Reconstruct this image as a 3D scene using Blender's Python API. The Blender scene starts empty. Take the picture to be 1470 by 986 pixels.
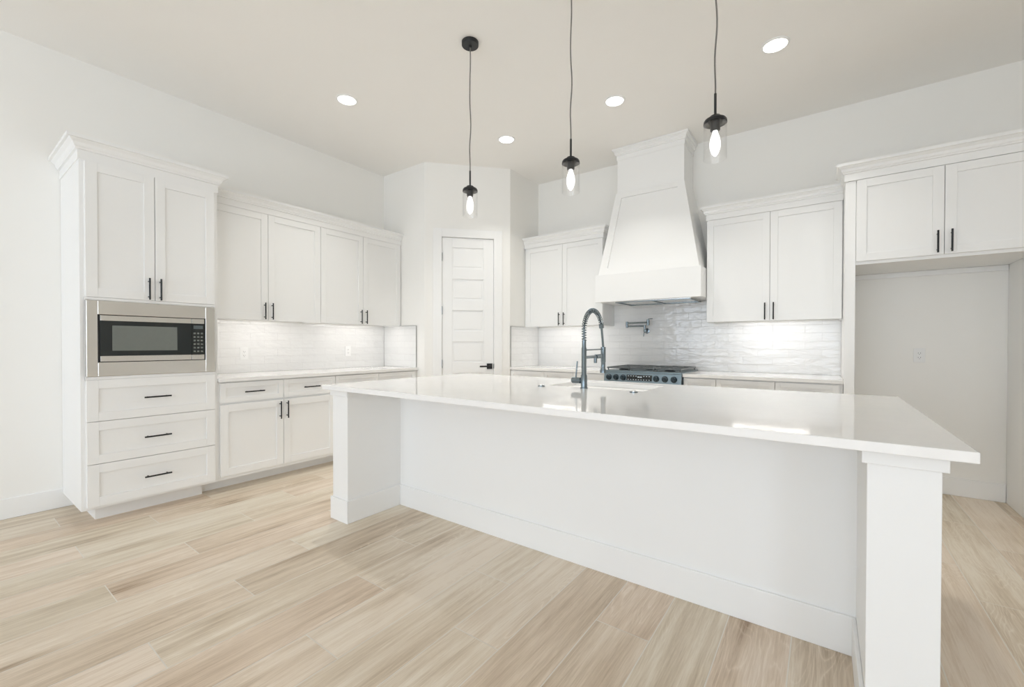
import bpy, bmesh, math, random
from mathutils import Vector, Matrix
S = bpy.context.scene
COL = S.collection
random.seed(7)

# ------------------------------------------------------------------ camera, light, exposure
IMG_W, IMG_H = 1470, 986
CAM_P = (4.4749, -4.7914, 1.1874)
YAW, PITCH, ROLL, FPX, PPX, PPY = 0.6284, 0.0094, 0.0015, 615.9565, 735.0, 499.8794
def make_camera():
    cd = bpy.data.cameras.new('camera'); co = bpy.data.objects.new('camera', cd); COL.objects.link(co)
    cy, sy, cp, sp = math.cos(YAW), math.sin(YAW), math.cos(PITCH), math.sin(PITCH)
    f = Vector((-sy*cp, cy*cp, -sp)); r = Vector((cy, sy, 0)); u = r.cross(f)
    r2 = r*math.cos(ROLL) + u*math.sin(ROLL); u2 = -r*math.sin(ROLL) + u*math.cos(ROLL)
    m = Matrix(((r2.x, u2.x, -f.x), (r2.y, u2.y, -f.y), (r2.z, u2.z, -f.z))).to_4x4()
    m.translation = CAM_P; co.matrix_world = m
    cd.sensor_fit = 'HORIZONTAL'; cd.sensor_width = 36.0; cd.lens = FPX/IMG_W*36.0
    cd.shift_x = (IMG_W/2-PPX)/IMG_W; cd.shift_y = (PPY-IMG_H/2)/IMG_W
    cd.clip_start = 0.02; cd.clip_end = 200
    S.camera = co
make_camera()
SKY_COLOR, SKY_STRENGTH = (0.785, 0.88, 1.0, 1), 5.75
EXPOSURE = 0.1
LED_POWER = 0.42
DOWNLIGHT_POWER, DOWNLIGHT_COLOR = 5.2, (1.0, 0.985, 0.93)
w = bpy.data.worlds.new('world'); S.world = w; w.use_nodes = True
bg = w.node_tree.nodes['Background']; bg.inputs[0].default_value = SKY_COLOR; bg.inputs[1].default_value = SKY_STRENGTH
vs = S.view_settings; vs.view_transform = 'Standard'; vs.look = 'None'; vs.exposure = EXPOSURE; vs.gamma = 1.0; vs.use_curve_mapping = False
S.display_settings.display_device = 'sRGB'
try:
    S.cycles.max_bounces = 14; S.cycles.diffuse_bounces = 8; S.cycles.glossy_bounces = 6; S.cycles.transmission_bounces = 8
    S.cycles.caustics_reflective = False; S.cycles.caustics_refractive = False
    S.cycles.sample_clamp_indirect = 6.0
except Exception:
    pass

# ------------------------------------------------------------------ materials
def new_mat(name):
    m = bpy.data.materials.new(name); m.use_nodes = True
    nt = m.node_tree; b = nt.nodes['Principled BSDF']
    return m, nt, b
def N(nt, t, **kw):
    n = nt.nodes.new(t)
    for k, v in kw.items():
        if hasattr(n, k): setattr(n, k, v)
    return n
def simple(name, col, rough=0.5, metal=0.0, spec=0.5, vary=0.02, scale=6.0, bump=0.0, bscale=300.0):
    """principled colour with a faint procedural variation and optional fine bump"""
    m, nt, b = new_mat(name)
    tc = N(nt, 'ShaderNodeTexCoord'); no = N(nt, 'ShaderNodeTexNoise'); no.inputs['Scale'].default_value = scale
    nt.links.new(tc.outputs['Object'], no.inputs['Vector'])
    mx = N(nt, 'ShaderNodeMix', data_type='RGBA')
    nt.links.new(no.outputs['Fac'], mx.inputs[0])
    mx.inputs[6].default_value = (*[c*(1-vary) for c in col], 1); mx.inputs[7].default_value = (*[min(1, c*(1+vary)) for c in col], 1)
    nt.links.new(mx.outputs[2], b.inputs['Base Color'])
    b.inputs['Roughness'].default_value = rough; b.inputs['Metallic'].default_value = metal
    b.inputs['Specular IOR Level'].default_value = spec
    if bump:
        n2 = N(nt, 'ShaderNodeTexNoise'); n2.inputs['Scale'].default_value = bscale; n2.inputs['Detail'].default_value = 3
        nt.links.new(tc.outputs['Object'], n2.inputs['Vector'])
        bp = N(nt, 'ShaderNodeBump'); bp.inputs['Strength'].default_value = bump; bp.inputs['Distance'].default_value = 0.002
        nt.links.new(n2.outputs['Fac'], bp.inputs['Height']); nt.links.new(bp.outputs['Normal'], b.inputs['Normal'])
    return m
def emit(name, col, strength):
    m, nt, b = new_mat(name)
    b.inputs['Base Color'].default_value = (*col, 1); b.inputs['Emission Color'].default_value = (*col, 1)
    b.inputs['Emission Strength'].default_value = strength
    return m
M = {}
M['wall'] = simple('wall_paint', (0.87, 0.86, 0.83), 0.75, vary=0.006, bump=0.08, bscale=220)
M['ceiling'] = simple('ceiling_paint', (0.91, 0.895, 0.868), 0.85, vary=0.006, bump=0.08, bscale=160)
M['cabinet'] = simple('cabinet_paint', (0.86, 0.86, 0.85), 0.42, vary=0.004)
M['trim'] = simple('trim_paint', (0.87, 0.87, 0.86), 0.4, vary=0.004)
M['quartz'] = simple('white_quartz', (0.86, 0.85, 0.835), 0.07, vary=0.025, scale=18)
M['bronze'] = simple('black_bronze_handle', (0.028, 0.03, 0.032), 0.38, metal=0.6)
M['black'] = simple('black_metal', (0.012, 0.013, 0.014), 0.45)
M['cord'] = simple('grey_cord', (0.17, 0.16, 0.15), 0.7)
M['sink_steel'] = simple('sink_steel', (0.42, 0.43, 0.43), 0.35, metal=0.9)
M['steel'] = simple('brushed_steel', (0.80, 0.785, 0.755), 0.25, metal=1.0, vary=0.03)
M['dark_steel'] = simple('dark_steel', (0.20, 0.24, 0.262), 0.24, metal=0.9, vary=0.05)
M['range_steel'] = simple('range_steel', (0.21, 0.265, 0.29), 0.32, metal=0.85, vary=0.05)
M['iron'] = simple('cast_iron', (0.10, 0.112, 0.115), 0.3, spec=0.7)
M['glass_black'] = simple('black_glass', (0.012, 0.017, 0.018), 0.06, spec=0.6)
M['window_grey'] = simple('oven_window_mesh', (0.17, 0.185, 0.17), 0.16, vary=0.06, scale=40)
M['knob'] = simple('dark_blue_knob', (0.02, 0.038, 0.05), 0.3)
M['plate'] = simple('white_plastic', (0.82, 0.82, 0.81), 0.3)
M['slot'] = simple('dark_slot', (0.12, 0.12, 0.12), 0.5)
M['edge_metal'] = simple('tile_edge_metal', (0.42, 0.42, 0.41), 0.35, metal=0.8)
M['gap'] = simple('shadow_gap_interior', (0.35, 0.34, 0.32), 0.7)
M['lamp'] = emit('lamp_lens', (1.0, 0.98, 0.94), 4.0)
M['bulb'] = emit('bulb_glow', (1.0, 0.98, 0.95), 1.6)
M['led'] = emit('led_glow', (1.0, 0.96, 0.93), 16.0)
M['digits'] = emit('display_digits', (0.8, 0.9, 1.0), 0.2)

def glass_mat():
    m, nt, b = new_mat('clear_glass')
    nt.nodes.remove(b); out = nt.nodes['Material Output']
    tr = N(nt, 'ShaderNodeBsdfTransparent'); tr.inputs[0].default_value = (1.0, 1.0, 1.0, 1)
    gl = N(nt, 'ShaderNodeBsdfGlossy'); gl.inputs['Roughness'].default_value = 0.03
    lw = N(nt, 'ShaderNodeLayerWeight'); lw.inputs['Blend'].default_value = 0.12
    fr = N(nt, 'ShaderNodeMapRange'); fr.inputs['To Min'].default_value = 0.03; fr.inputs['To Max'].default_value = 0.55; nt.links.new(lw.outputs['Facing'], fr.inputs['Value'])
    no = N(nt, 'ShaderNodeTexNoise'); no.inputs['Scale'].default_value = 30
    bu = N(nt, 'ShaderNodeBump'); bu.inputs['Strength'].default_value = 0.15; bu.inputs['Distance'].default_value = 0.002
    nt.links.new(no.outputs[0], bu.inputs['Height']); nt.links.new(bu.outputs[0], gl.inputs['Normal'])
    mi = N(nt, 'ShaderNodeMixShader'); nt.links.new(fr.outputs[0], mi.inputs[0])
    nt.links.new(tr.outputs[0], mi.inputs[1]); nt.links.new(gl.outputs[0], mi.inputs[2]); nt.links.new(mi.outputs[0], out.inputs[0])
    return m
M['glass'] = glass_mat()

def tile_mat():
    m, nt, b = new_mat('glossy_handmade_tile')
    uv = N(nt, 'ShaderNodeUVMap'); uv.uv_map = 'UVMap'
    br = N(nt, 'ShaderNodeTexBrick'); br.offset = 0.5
    for k, v in dict(Scale=1.0, **{'Mortar Size': 0.0014, 'Mortar Smooth': 0.3, 'Brick Width': 0.255, 'Row Height': 0.0762}).items(): br.inputs[k].default_value = v
    br.inputs['Color1'].default_value = (0.80, 0.80, 0.79, 1); br.inputs['Color2'].default_value = (0.765, 0.765, 0.755, 1)
    br.inputs['Mortar'].default_value = (0.74, 0.735, 0.725, 1)
    nt.links.new(uv.outputs[0], br.inputs['Vector']); nt.links.new(br.outputs['Color'], b.inputs['Base Color'])
    b.inputs['Roughness'].default_value = 0.07
    n1 = N(nt, 'ShaderNodeTexNoise'); n1.inputs['Scale'].default_value = 20; n1.inputs['Detail'].default_value = 2.5
    mp = N(nt, 'ShaderNodeMapping'); mp.inputs['Scale'].default_value = (0.45, 1, 1)
    nt.links.new(uv.outputs[0], mp.inputs[0]); nt.links.new(mp.outputs[0], n1.inputs['Vector'])
    bw = N(nt, 'ShaderNodeRGBToBW'); nt.links.new(br.outputs['Color'], bw.inputs[0])
    a = N(nt, 'ShaderNodeMath', operation='MULTIPLY'); a.inputs[1].default_value = 1.0
    nt.links.new(n1.outputs['Fac'], a.inputs[0])
    s = N(nt, 'ShaderNodeMath', operation='MULTIPLY_ADD'); s.inputs[1].default_value = -0.25
    nt.links.new(br.outputs['Fac'], s.inputs[0]); nt.links.new(a.outputs[0], s.inputs[2])
    bu = N(nt, 'ShaderNodeBump'); bu.inputs['Strength'].default_value = 0.8; bu.inputs['Distance'].default_value = 0.008
    nt.links.new(s.outputs[0], bu.inputs['Height']); nt.links.new(bu.outputs[0], b.inputs['Normal'])
    return m
M['tile'] = tile_mat()

def plank_mat():
    m, nt, b = new_mat('pale_oak_plank_tile')
    L = nt.links.new
    at = N(nt, 'ShaderNodeAttribute'); at.attribute_name = 'plank'
    tc = N(nt, 'ShaderNodeTexCoord')
    off = N(nt, 'ShaderNodeVectorMath', operation='MULTIPLY_ADD'); off.inputs[1].default_value = (13.7, 7.3, 5.1)
    L(at.outputs['Color'], off.inputs[0]); L(tc.outputs['Object'], off.inputs[2])
    def noise(scale, detail, rough=0.5):
        mp = N(nt, 'ShaderNodeMapping'); mp.inputs['Scale'].default_value = (*scale, 1); L(off.outputs[0], mp.inputs[0])
        q = N(nt, 'ShaderNodeTexNoise'); q.inputs['Scale'].default_value = 1.0; q.inputs['Detail'].default_value = detail; q.inputs['Roughness'].default_value = rough
        L(mp.outputs[0], q.inputs['Vector']); return q.outputs['Fac']
    def mth(op, a, b=None, c=None):
        q = N(nt, 'ShaderNodeMath', operation=op)
        for k, v in enumerate((a, b, c)):
            if v is None: continue
            if isinstance(v, (int, float)): q.inputs[k].default_value = v
            else: L(v, q.inputs[k])
        return q.outputs[0]
    bend = noise((7.0, 0.9), 2.0, 0.4)              # slow field whose contours are the cathedral rings
    fib = noise((190, 7.0), 4.0, 0.7)               # fine fibres along the plank
    streak = noise((26, 1.2), 3.0, 0.55)            # wider tone streaks
    patch = noise((3.0, 1.5), 2.0, 0.5)             # cloudy tone patches
    ring = mth('ABSOLUTE', mth('SINE', mth('MULTIPLY_ADD', bend, 95.0, mth('MULTIPLY', fib, 1.6))))
    ring = mth('POWER', mth('SUBTRACT', 1.0, ring), 3.0)
    where = N(nt, 'ShaderNodeMapRange'); where.inputs['From Min'].default_value = 0.42; where.inputs['From Max'].default_value = 0.66; L(noise((4.0, 0.7), 1.0), where.inputs['Value'])
    ring = mth('MULTIPLY', ring, where.outputs[0])
    mk = N(nt, 'ShaderNodeMapping'); mk.inputs['Scale'].default_value = (1.7, 0.62, 1); L(off.outputs[0], mk.inputs[0])
    vk = N(nt, 'ShaderNodeTexVoronoi'); vk.voronoi_dimensions = '2D'; vk.inputs['Scale'].default_value = 1.0; L(mk.outputs[0], vk.inputs['Vector'])
    kd = mth('MULTIPLY_ADD', mth('SUBTRACT', streak, 0.5), 0.10, vk.outputs['Distance'])
    kr = N(nt, 'ShaderNodeMapRange'); kr.inputs['From Min'].default_value = 0.01; kr.inputs['From Max'].default_value = 0.16; kr.inputs['To Min'].default_value = 1.0; kr.inputs['To Max'].default_value = 0.0; L(kd, kr.inputs['Value'])
    knot = mth('POWER', kr.outputs[0], 1.5)
    sep = N(nt, 'ShaderNodeSeparateColor'); L(at.outputs['Color'], sep.inputs[0])
    h = mth('MULTIPLY_ADD', fib, 0.60, -0.17)
    h = mth('MULTIPLY_ADD', streak, 0.70, h)
    h = mth('MULTIPLY_ADD', patch, 0.46, h)
    h = mth('MULTIPLY_ADD', sep.outputs[2], 0.24, h)
    h = mth('MULTIPLY_ADD', ring, 0.2, h)
    h = mth('MULTIPLY_ADD', knot, -0.26, h)
    cr = N(nt, 'ShaderNodeValToRGB'); e = cr.color_ramp.elements
    e[0].position = 0.35; e[0].color = (0.265, 0.18, 0.112, 1)
    e[1].position = 1.0; e[1].color = (0.79, 0.705, 0.60, 1)
    x = e.new(0.60); x.color = (0.53, 0.43, 0.322, 1)
    x = e.new(0.80); x.color = (0.675, 0.573, 0.457, 1)
    L(h, cr.inputs[0])
    tint = N(nt, 'ShaderNodeMix', data_type='RGBA', blend_type='MULTIPLY'); tint.inputs[0].default_value = 1.0
    th = N(nt, 'ShaderNodeMix', data_type='RGBA'); th.inputs[6].default_value = (1.0, 0.965, 0.945, 1); th.inputs[7].default_value = (0.975, 1.0, 0.985, 1)
    L(sep.outputs[0], th.inputs[0]); L(cr.outputs[0], tint.inputs[6]); L(th.outputs[2], tint.inputs[7]); L(tint.outputs[2], b.inputs['Base Color'])
    b.inputs['Roughness'].default_value = 0.42; b.inputs['Specular IOR Level'].default_value = 0.4
    bu = N(nt, 'ShaderNodeBump'); bu.inputs['Strength'].default_value = 0.12; bu.inputs['Distance'].default_value = 0.001
    L(fib, bu.inputs['Height']); L(bu.outputs[0], b.inputs['Normal'])
    return m
M['plank'] = plank_mat()
M['grout'] = simple('floor_grout', (0.76, 0.72, 0.65), 0.8)

# ------------------------------------------------------------------ mesh helpers
class MB:
    """collects shapes and links them as one mesh object"""
    def __init__(s): s.bm = bmesh.new()
    def box(s, x0, x1, y0, y1, z0, z1):
        x0, x1 = sorted((x0, x1)); y0, y1 = sorted((y0, y1)); z0, z1 = sorted((z0, z1))
        v = [s.bm.verts.new(p) for p in ((x0,y0,z0),(x1,y0,z0),(x1,y1,z0),(x0,y1,z0),(x0,y0,z1),(x1,y0,z1),(x1,y1,z1),(x0,y1,z1))]
        for f in ((3,2,1,0),(4,5,6,7),(0,1,5,4),(1,2,6,5),(2,3,7,6),(3,0,4,7)): s.bm.faces.new([v[i] for i in f])
        return s
    def hexa(s, p):   # 8 corners: bottom ring then top ring
        v = [s.bm.verts.new(q) for q in p]
        for f in ((3,2,1,0),(4,5,6,7),(0,1,5,4),(1,2,6,5),(2,3,7,6),(3,0,4,7)): s.bm.faces.new([v[i] for i in f])
        return s
    def prism(s, ring0, ring1, cap=True):
        a = [s.bm.verts.new(p) for p in ring0]; b = [s.bm.verts.new(p) for p in ring1]; n = len(a)
        for i in range(n): s.bm.faces.new((a[i], a[(i+1) % n], b[(i+1) % n], b[i]))
        if cap: s.bm.faces.new(a[::-1]); s.bm.faces.new(b)
        return s
    def lathe(s, c, prof, seg=32, axis='z', cap=True):
        """prof: list of (radius, height) along axis from centre c"""
        rings = []
        for r, h in prof:
            ring = []
            for i in range(seg):
                a = 2*math.pi*i/seg; p, q = r*math.cos(a), r*math.sin(a)
                d = {'z': (p, q, h), 'y': (p, h, q), 'x': (h, p, q)}[axis]
                ring.append(s.bm.verts.new((c[0]+d[0], c[1]+d[1], c[2]+d[2])))
            rings.append(ring)
        for a, b in zip(rings, rings[1:]):
            for i in range(seg): s.bm.faces.new((a[i], a[(i+1) % seg], b[(i+1) % seg], b[i]))
        if cap: s.bm.faces.new(rings[0][::-1]); s.bm.faces.new(rings[-1])
        return s
    def cyl(s, c, r, h0, h1, axis='z', seg=24): return s.lathe(c, [(r, h0), (r, h1)], seg, axis)
    def tube(s, pts, r, seg=10):
        pts = [Vector(p) for p in pts]; prev = None; rings = []
        for i, p in enumerate(pts):
            t = (pts[min(i+1, len(pts)-1)] - pts[max(i-1, 0)]).normalized()
            if prev is None:
                ref = Vector((0, 0, 1)) if abs(t.z) < 0.9 else Vector((1, 0, 0)); nrm = t.cross(ref).normalized()
            else: nrm = (prev - t*prev.dot(t)).normalized()
            bn = t.cross(nrm); prev = nrm
            rr = r[i] if isinstance(r, (list, tuple)) else r
            rings.append([s.bm.verts.new(p + (nrm*math.cos(2*math.pi*k/seg) + bn*math.sin(2*math.pi*k/seg))*rr) for k in range(seg)])
        for a, b in zip(rings, rings[1:]):
            for k in range(seg): s.bm.faces.new((a[k], a[(k+1) % seg], b[(k+1) % seg], b[k]))
        s.bm.faces.new(rings[0][::-1]); s.bm.faces.new(rings[-1])
        return s
    def build(s, name, mat, parent=None, bevel=0.0, smooth=False, seg=2):
        bmesh.ops.recalc_face_normals(s.bm, faces=s.bm.faces[:])
        base = Vector((0, 0, 0)); q = parent
        while q is not None: base += q.location; q = q.parent
        if base.length: bmesh.ops.translate(s.bm, verts=s.bm.verts[:], vec=-base)
        me = bpy.data.meshes.new(name); s.bm.to_mesh(me); s.bm.free()
        o = bpy.data.objects.new(name, me); COL.objects.link(o); o.parent = parent
        for mt in (mat if isinstance(mat, (list, tuple)) else [mat]): me.materials.append(mt)
        if bevel:
            b = o.modifiers.new('bevel', 'BEVEL'); b.width = bevel; b.segments = seg; b.limit_method = 'ANGLE'; b.angle_limit = math.radians(40)
            b.harden_normals = False
        if smooth:
            for p in me.polygons: p.use_smooth = True
            try: me.set_sharp_from_angle(angle=math.radians(38))
            except Exception: pass
        return o
def tag(o, label, cat, group=None):
    o['label'] = label; o['category'] = cat
    if group: o['group'] = group
    return o
def thing(name, label, cat, loc=(0, 0, 0), group=None):
    o = bpy.data.objects.new(name, None); COL.objects.link(o); o.location = loc; o.empty_display_size = 0.1
    return tag(o, label, cat, group)
def struct(o): o['kind'] = 'structure'; return o

class Wall:
    """local frame of a wall: u along it, d out from it, z up"""
    def __init__(s, kind): s.k = kind
    def box(s, mb, u0, u1, d0, d1, z0, z1):
        if s.k == 'left': mb.box(d0, d1, u0, u1, z0, z1)
        else: mb.box(u0, u1, -d1, -d0, z0, z1)
    def p(s, u, d, z): return (d, u, z) if s.k == 'left' else (u, -d, z)
LW, RW = Wall('left'), Wall('range')

def shaker(mb, W, u0, u1, z0, z1, d, th=0.02, rail=0.058, rec=0.009):
    """shaker front whose face stands at distance d from the wall"""
    u0, u1 = sorted((u0, u1))
    W.box(mb, u0, u0+rail, d-th, d, z0, z1); W.box(mb, u1-rail, u1, d-th, d, z0, z1)
    W.box(mb, u0+rail, u1-rail, d-th, d, z0, z0+rail); W.box(mb, u0+rail, u1-rail, d-th, d, z1-rail, z1)
    W.box(mb, u0+rail, u1-rail, d-th, d-rec, z0+rail, z1-rail)
def pull(W, u, z, d, parent, vertical, length=0.152):
    """bar pull with two posts on a face at distance d"""
    mb = MB(); h = length/2; ps = h-0.022
    if vertical:
        a, b = W.p(u, d+0.03, z-h), W.p(u, d+0.03, z+h); posts = [(u, z-ps), (u, z+ps)]
    else:
        a, b = W.p(u-h, d+0.03, z), W.p(u+h, d+0.03, z); posts = [(u-ps, z), (u+ps, z)]
    mb.tube([a, b], 0.0055, 10)
    for pu, pz in posts: mb.tube([W.p(pu, d-0.001, pz), W.p(pu, d+0.03, pz)], 0.0045, 8)
    return mb.build('handle', M['bronze'], parent, smooth=True)
G = 0.0019   # half gap between fronts
def door(W, root, u0, u1, z0, z1, d, hu, hz, lab=None):
    mb = MB(); shaker(mb, W, u0+G, u1-G, z0, z1, d); o = mb.build('door', M['cabinet'], root, bevel=0.0012)
    pull(W, hu, hz, d, o, True); return o
def drawer(W, root, u0, u1, z0, z1, d, handle=True, rail=0.04):
    mb = MB(); shaker(mb, W, u0+G, u1-G, z0, z1, d, rail=rail); o = mb.build('drawer', M['cabinet'], root, bevel=0.0012)
    if handle: pull(W, (u0+u1)/2, (z0+z1)/2, d, o, False)
    return o
def crown(mb, W, u0, u1, dface, z0, z1, out=0.055, ret0=True, ret1=True, dback=0.0, dback0=None, dback1=None):
    """crown moulding: frieze, cove and top fillet, mitred with side returns"""
    prof = [(0.0, 0.0), (0.006, 0.0), (0.006, 0.42), (0.017, 0.44), (0.017, 0.50), (0.024, 0.56), (0.5*out, 0.70), (0.74*out, 0.79), (0.80*out, 0.83), (out, 0.84), (out, 1.0), (0.0, 1.0)]
    H = z1-z0
    def sec(pt):   # list of (u,d) offsets for each profile point
        return pt
    # front run with mitres
    a = [W.p(u0-(o if ret0 else 0), dface+o, z0+h*H) for o, h in prof]; b = [W.p(u1+(o if ret1 else 0), dface+o, z0+h*H) for o, h in prof]
    mb.prism(a, b)
    if ret0:
        a = [W.p(u0-o, dface+o, z0+h*H) for o, h in prof]; b = [W.p(u0-o, dback if dback0 is None else dback0, z0+h*H) for o, h in prof]; mb.prism(a, b)
    if ret1:
        a = [W.p(u1+o, dface+o, z0+h*H) for o, h in prof]; b = [W.p(u1+o, dback if dback1 is None else dback1, z0+h*H) for o, h in prof]; mb.prism(a, b)

# ------------------------------------------------------------------ room shell
CEIL = 3.288
YP = -1.3676                       # pantry wall across the end of the left run
C1 = (0.735, YP); C2 = (1.418, -0.6255)
XR = 5.591                         # wall at the right of the refrigerator niche
XW = 7.2                           # right wall of the room, out of view
X0, X1, Y0 = -4.5, 7.3, -10.0      # far sides of the open plan room behind the camera
def build_floor():
    PW, PL, GR = 0.2295, 1.18, 0.0042
    bm = bmesh.new(); lay = bm.loops.layers.float_color.new('plank')
    v = [bm.verts.new(p) for p in ((X0, Y0, -0.0006), (X1, Y0, -0.0006), (X1, 0.1, -0.0006), (X0, 0.1, -0.0006))]
    f = bm.faces.new(v); f.material_index = 1
    rnd = random.Random(11)
    k0, k1 = math.floor((X0-3.0)/PW), math.ceil((X1-3.0)/PW)
    for k in range(k0, k1):
        xa, xb = 3.0+k*PW, 3.0+(k+1)*PW
        ph = -3.09-0.393*(k % 3)
        j0 = math.floor((Y0-ph)/PL)
        for j in range(j0, j0+11):
            ya, yb = ph+j*PL, ph+(j+1)*PL
            ya, yb = max(ya, Y0), min(yb, 0.1)
            if yb-ya < 0.01: continue
            q = [bm.verts.new(p) for p in ((xa+GR/2, ya+GR/2, 0), (xb-GR/2, ya+GR/2, 0), (xb-GR/2, yb-GR/2, 0), (xa+GR/2, yb-GR/2, 0))]
            f = bm.faces.new(q); c = (rnd.random(), rnd.random(), rnd.random(), 1)
            for l in f.loops: l[lay] = c
    me = bpy.data.meshes.new('floor'); bm.to_mesh(me); bm.free()
    me.materials.append(M['plank']); me.materials.append(M['grout'])
    o = bpy.data.objects.new('floor', me); COL.objects.link(o); struct(o)
build_floor()
struct(MB().box(X0, X1, Y0, 0.1, CEIL, CEIL+0.12).build('ceiling', M['ceiling']))
struct(MB().box(-0.12, 0, -5.6, 0.1, 0, CEIL).build('wall_left', M['wall']))
struct(MB().box(-0.12, XW+0.12, 0, 0.12, 0, CEIL).build('wall_back', M['wall']))
RWIN = (-8.7, -6.9, 0.15, 2.8)       # unseen window opening added in the right wall for side light, behind the camera
struct(MB().box(XW, XW+0.12, Y0, RWIN[0], 0, CEIL).box(XW, XW+0.12, RWIN[1], 0, 0, CEIL).box(XW, XW+0.12, RWIN[0], RWIN[1], 0, RWIN[2]).box(XW, XW+0.12, RWIN[0], RWIN[1], RWIN[3], CEIL).build('wall_right', M['wall']))
struct(MB().box(X0-0.12, X0, Y0-0.12, -5.48, 0, CEIL).build('wall_far_left', M['wall']))
struct(MB().box(X0-0.12, -0.12, -5.6, -5.48, 0, CEIL).build('wall_side_left', M['wall']))
struct(MB().box(0, C1[0], YP, YP+0.1, 0, CEIL).build('wall_pantry_left', M['wall']))
struct(MB().box(C2[0]-0.1, C2[0], C2[1], 0, 0, CEIL).build('wall_pantry_right', M['wall']))
# angled pantry wall with its door opening
tv = Vector((C2[0]-C1[0], C2[1]-C1[1], 0)); TL = tv.length; tv.normalize(); nv = Vector((tv.y, -tv.x, 0))
def ang(t, o, z): q = Vector((C1[0], C1[1], 0)) + tv*t + nv*o; return (q.x, q.y, z)
def abox(mb, t0, t1, o0, o1, z0, z1):
    mb.hexa([ang(t0, o0, z0), ang(t1, o0, z0), ang(t1, o1, z0), ang(t0, o1, z0), ang(t0, o0, z1), ang(t1, o0, z1), ang(t1, o1, z1), ang(t0, o1, z1)])
PX = {}
def on_angled(px, py):
    """where the sight line of an image point meets the angled wall"""
    cy, sy, cp, sp = math.cos(YAW), math.sin(YAW), math.cos(PITCH), math.sin(PITCH)
    f = Vector((-sy*cp, cy*cp, -sp)); r = Vector((cy, sy, 0)); u = r.cross(f)
    q = f + r*((px-PPX)/FPX) - u*((py-PPY)/FPX); C = Vector(CAM_P); A = Vector((C1[0], C1[1], 0))
    X = C + q*((A-C).dot(nv)/q.dot(nv)); return (X-A).dot(tv), X.z
DL, DR, DT = on_angled(634.6, 445)[0], on_angled(708.2, 445)[0], 2.435
mb = MB(); abox(mb, 0, DL-0.02, -0.1, 0, 0, CEIL); abox(mb, DR+0.02, TL, -0.1, 0, 0, CEIL); abox(mb, DL-0.02, DR+0.02, -0.1, 0, DT+0.02, CEIL)
struct(mb.build('wall_pantry_door', M['wall']))
mb = MB(); CW = 0.1
abox(mb, DL-0.004-CW, DL-0.004, 0, 0.016, 0, DT+CW); abox(mb, DR+0.004, DR+0.004+CW, 0, 0.016, 0, DT+CW); abox(mb, DL-0.004, DR+0.004, 0, 0.016, DT+0.004, DT+CW)
abox(mb, DL-0.02, DL-0.002, -0.1, 0.006, 0, DT+0.02); abox(mb, DR+0.002, DR+0.02, -0.1, 0.006, 0, DT+0.02); abox(mb, DL-0.004, DR+0.004, -0.1, 0.006, DT+0.003, DT+0.02)
struct(mb.build('trim_1', M['trim'], bevel=0.002))
# pantry door: six stacked flat panels
dr = MB(); F = -0.006; ST = 0.118
PZ = [0.235+0.3685*i for i in range(6)]; PH = 0.245
abox(dr, DL, DL+ST, F-0.035, F, 0.008, DT); abox(dr, DR-ST, DR, F-0.035, F, 0.008, DT)
edges = [0.008] + sum([[z, z+PH] for z in PZ], []) + [DT]
for i in range(0, len(edges), 2): abox(dr, DL+ST, DR-ST, F-0.035, F, edges[i], edges[i+1])
for z in PZ:
    abox(dr, DL+ST, DR-ST, F-0.035, F-0.011, z, z+PH); abox(dr, DL+ST+0.022, DR-ST-0.022, F-0.02, F-0.006, z+0.022, z+PH-0.022)
pd = struct(dr.build('door_1', M['trim'], bevel=0.0022))
for z in (2.205, 1.582, 0.957, 0.335):
    h = MB(); abox(h, DL-0.008, DL+0.003, -0.004, 0.008, z-0.048, z+0.048); h.build('hinge', M['dark_steel'], pd)
hd = MB(); tH = DR-0.045; zH = 0.925
abox(hd, tH-0.033, tH+0.033, F, F+0.010, zH-0.033, zH+0.033)
hd.tube([ang(tH, F, zH), ang(tH, F+0.05, zH)], 0.010, 12)
abox(hd, tH-0.122, tH+0.012, F+0.042, F+0.054, zH-0.009, zH+0.009)
hd.build('door_handle', M['black'], pd, bevel=0.002)
st = MB(); abox(st, DR+0.001, DR+0.007, -0.003, 0.0165, zH-0.028, zH+0.028); st.build('strike_plate', M['dark_steel'], pd)
# baseboards
def baseb(name, *boxes):
    mb = MB()
    for b in boxes: mb.box(*b)
    return struct(mb.build(name, M['trim'], bevel=0.004))
baseb('baseboard_left', (0, 0.014, -5.6, -4.05, 0, 0.138))
baseb('baseboard_back', (4.667, XR-0.002, -0.014, 0, 0, 0.138), (XR+0.067, XW, -0.014, 0, 0, 0.138))
baseb('baseboard_right', (XW-0.014, XW, Y0+0.01, -0.014, 0, 0.138))
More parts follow.
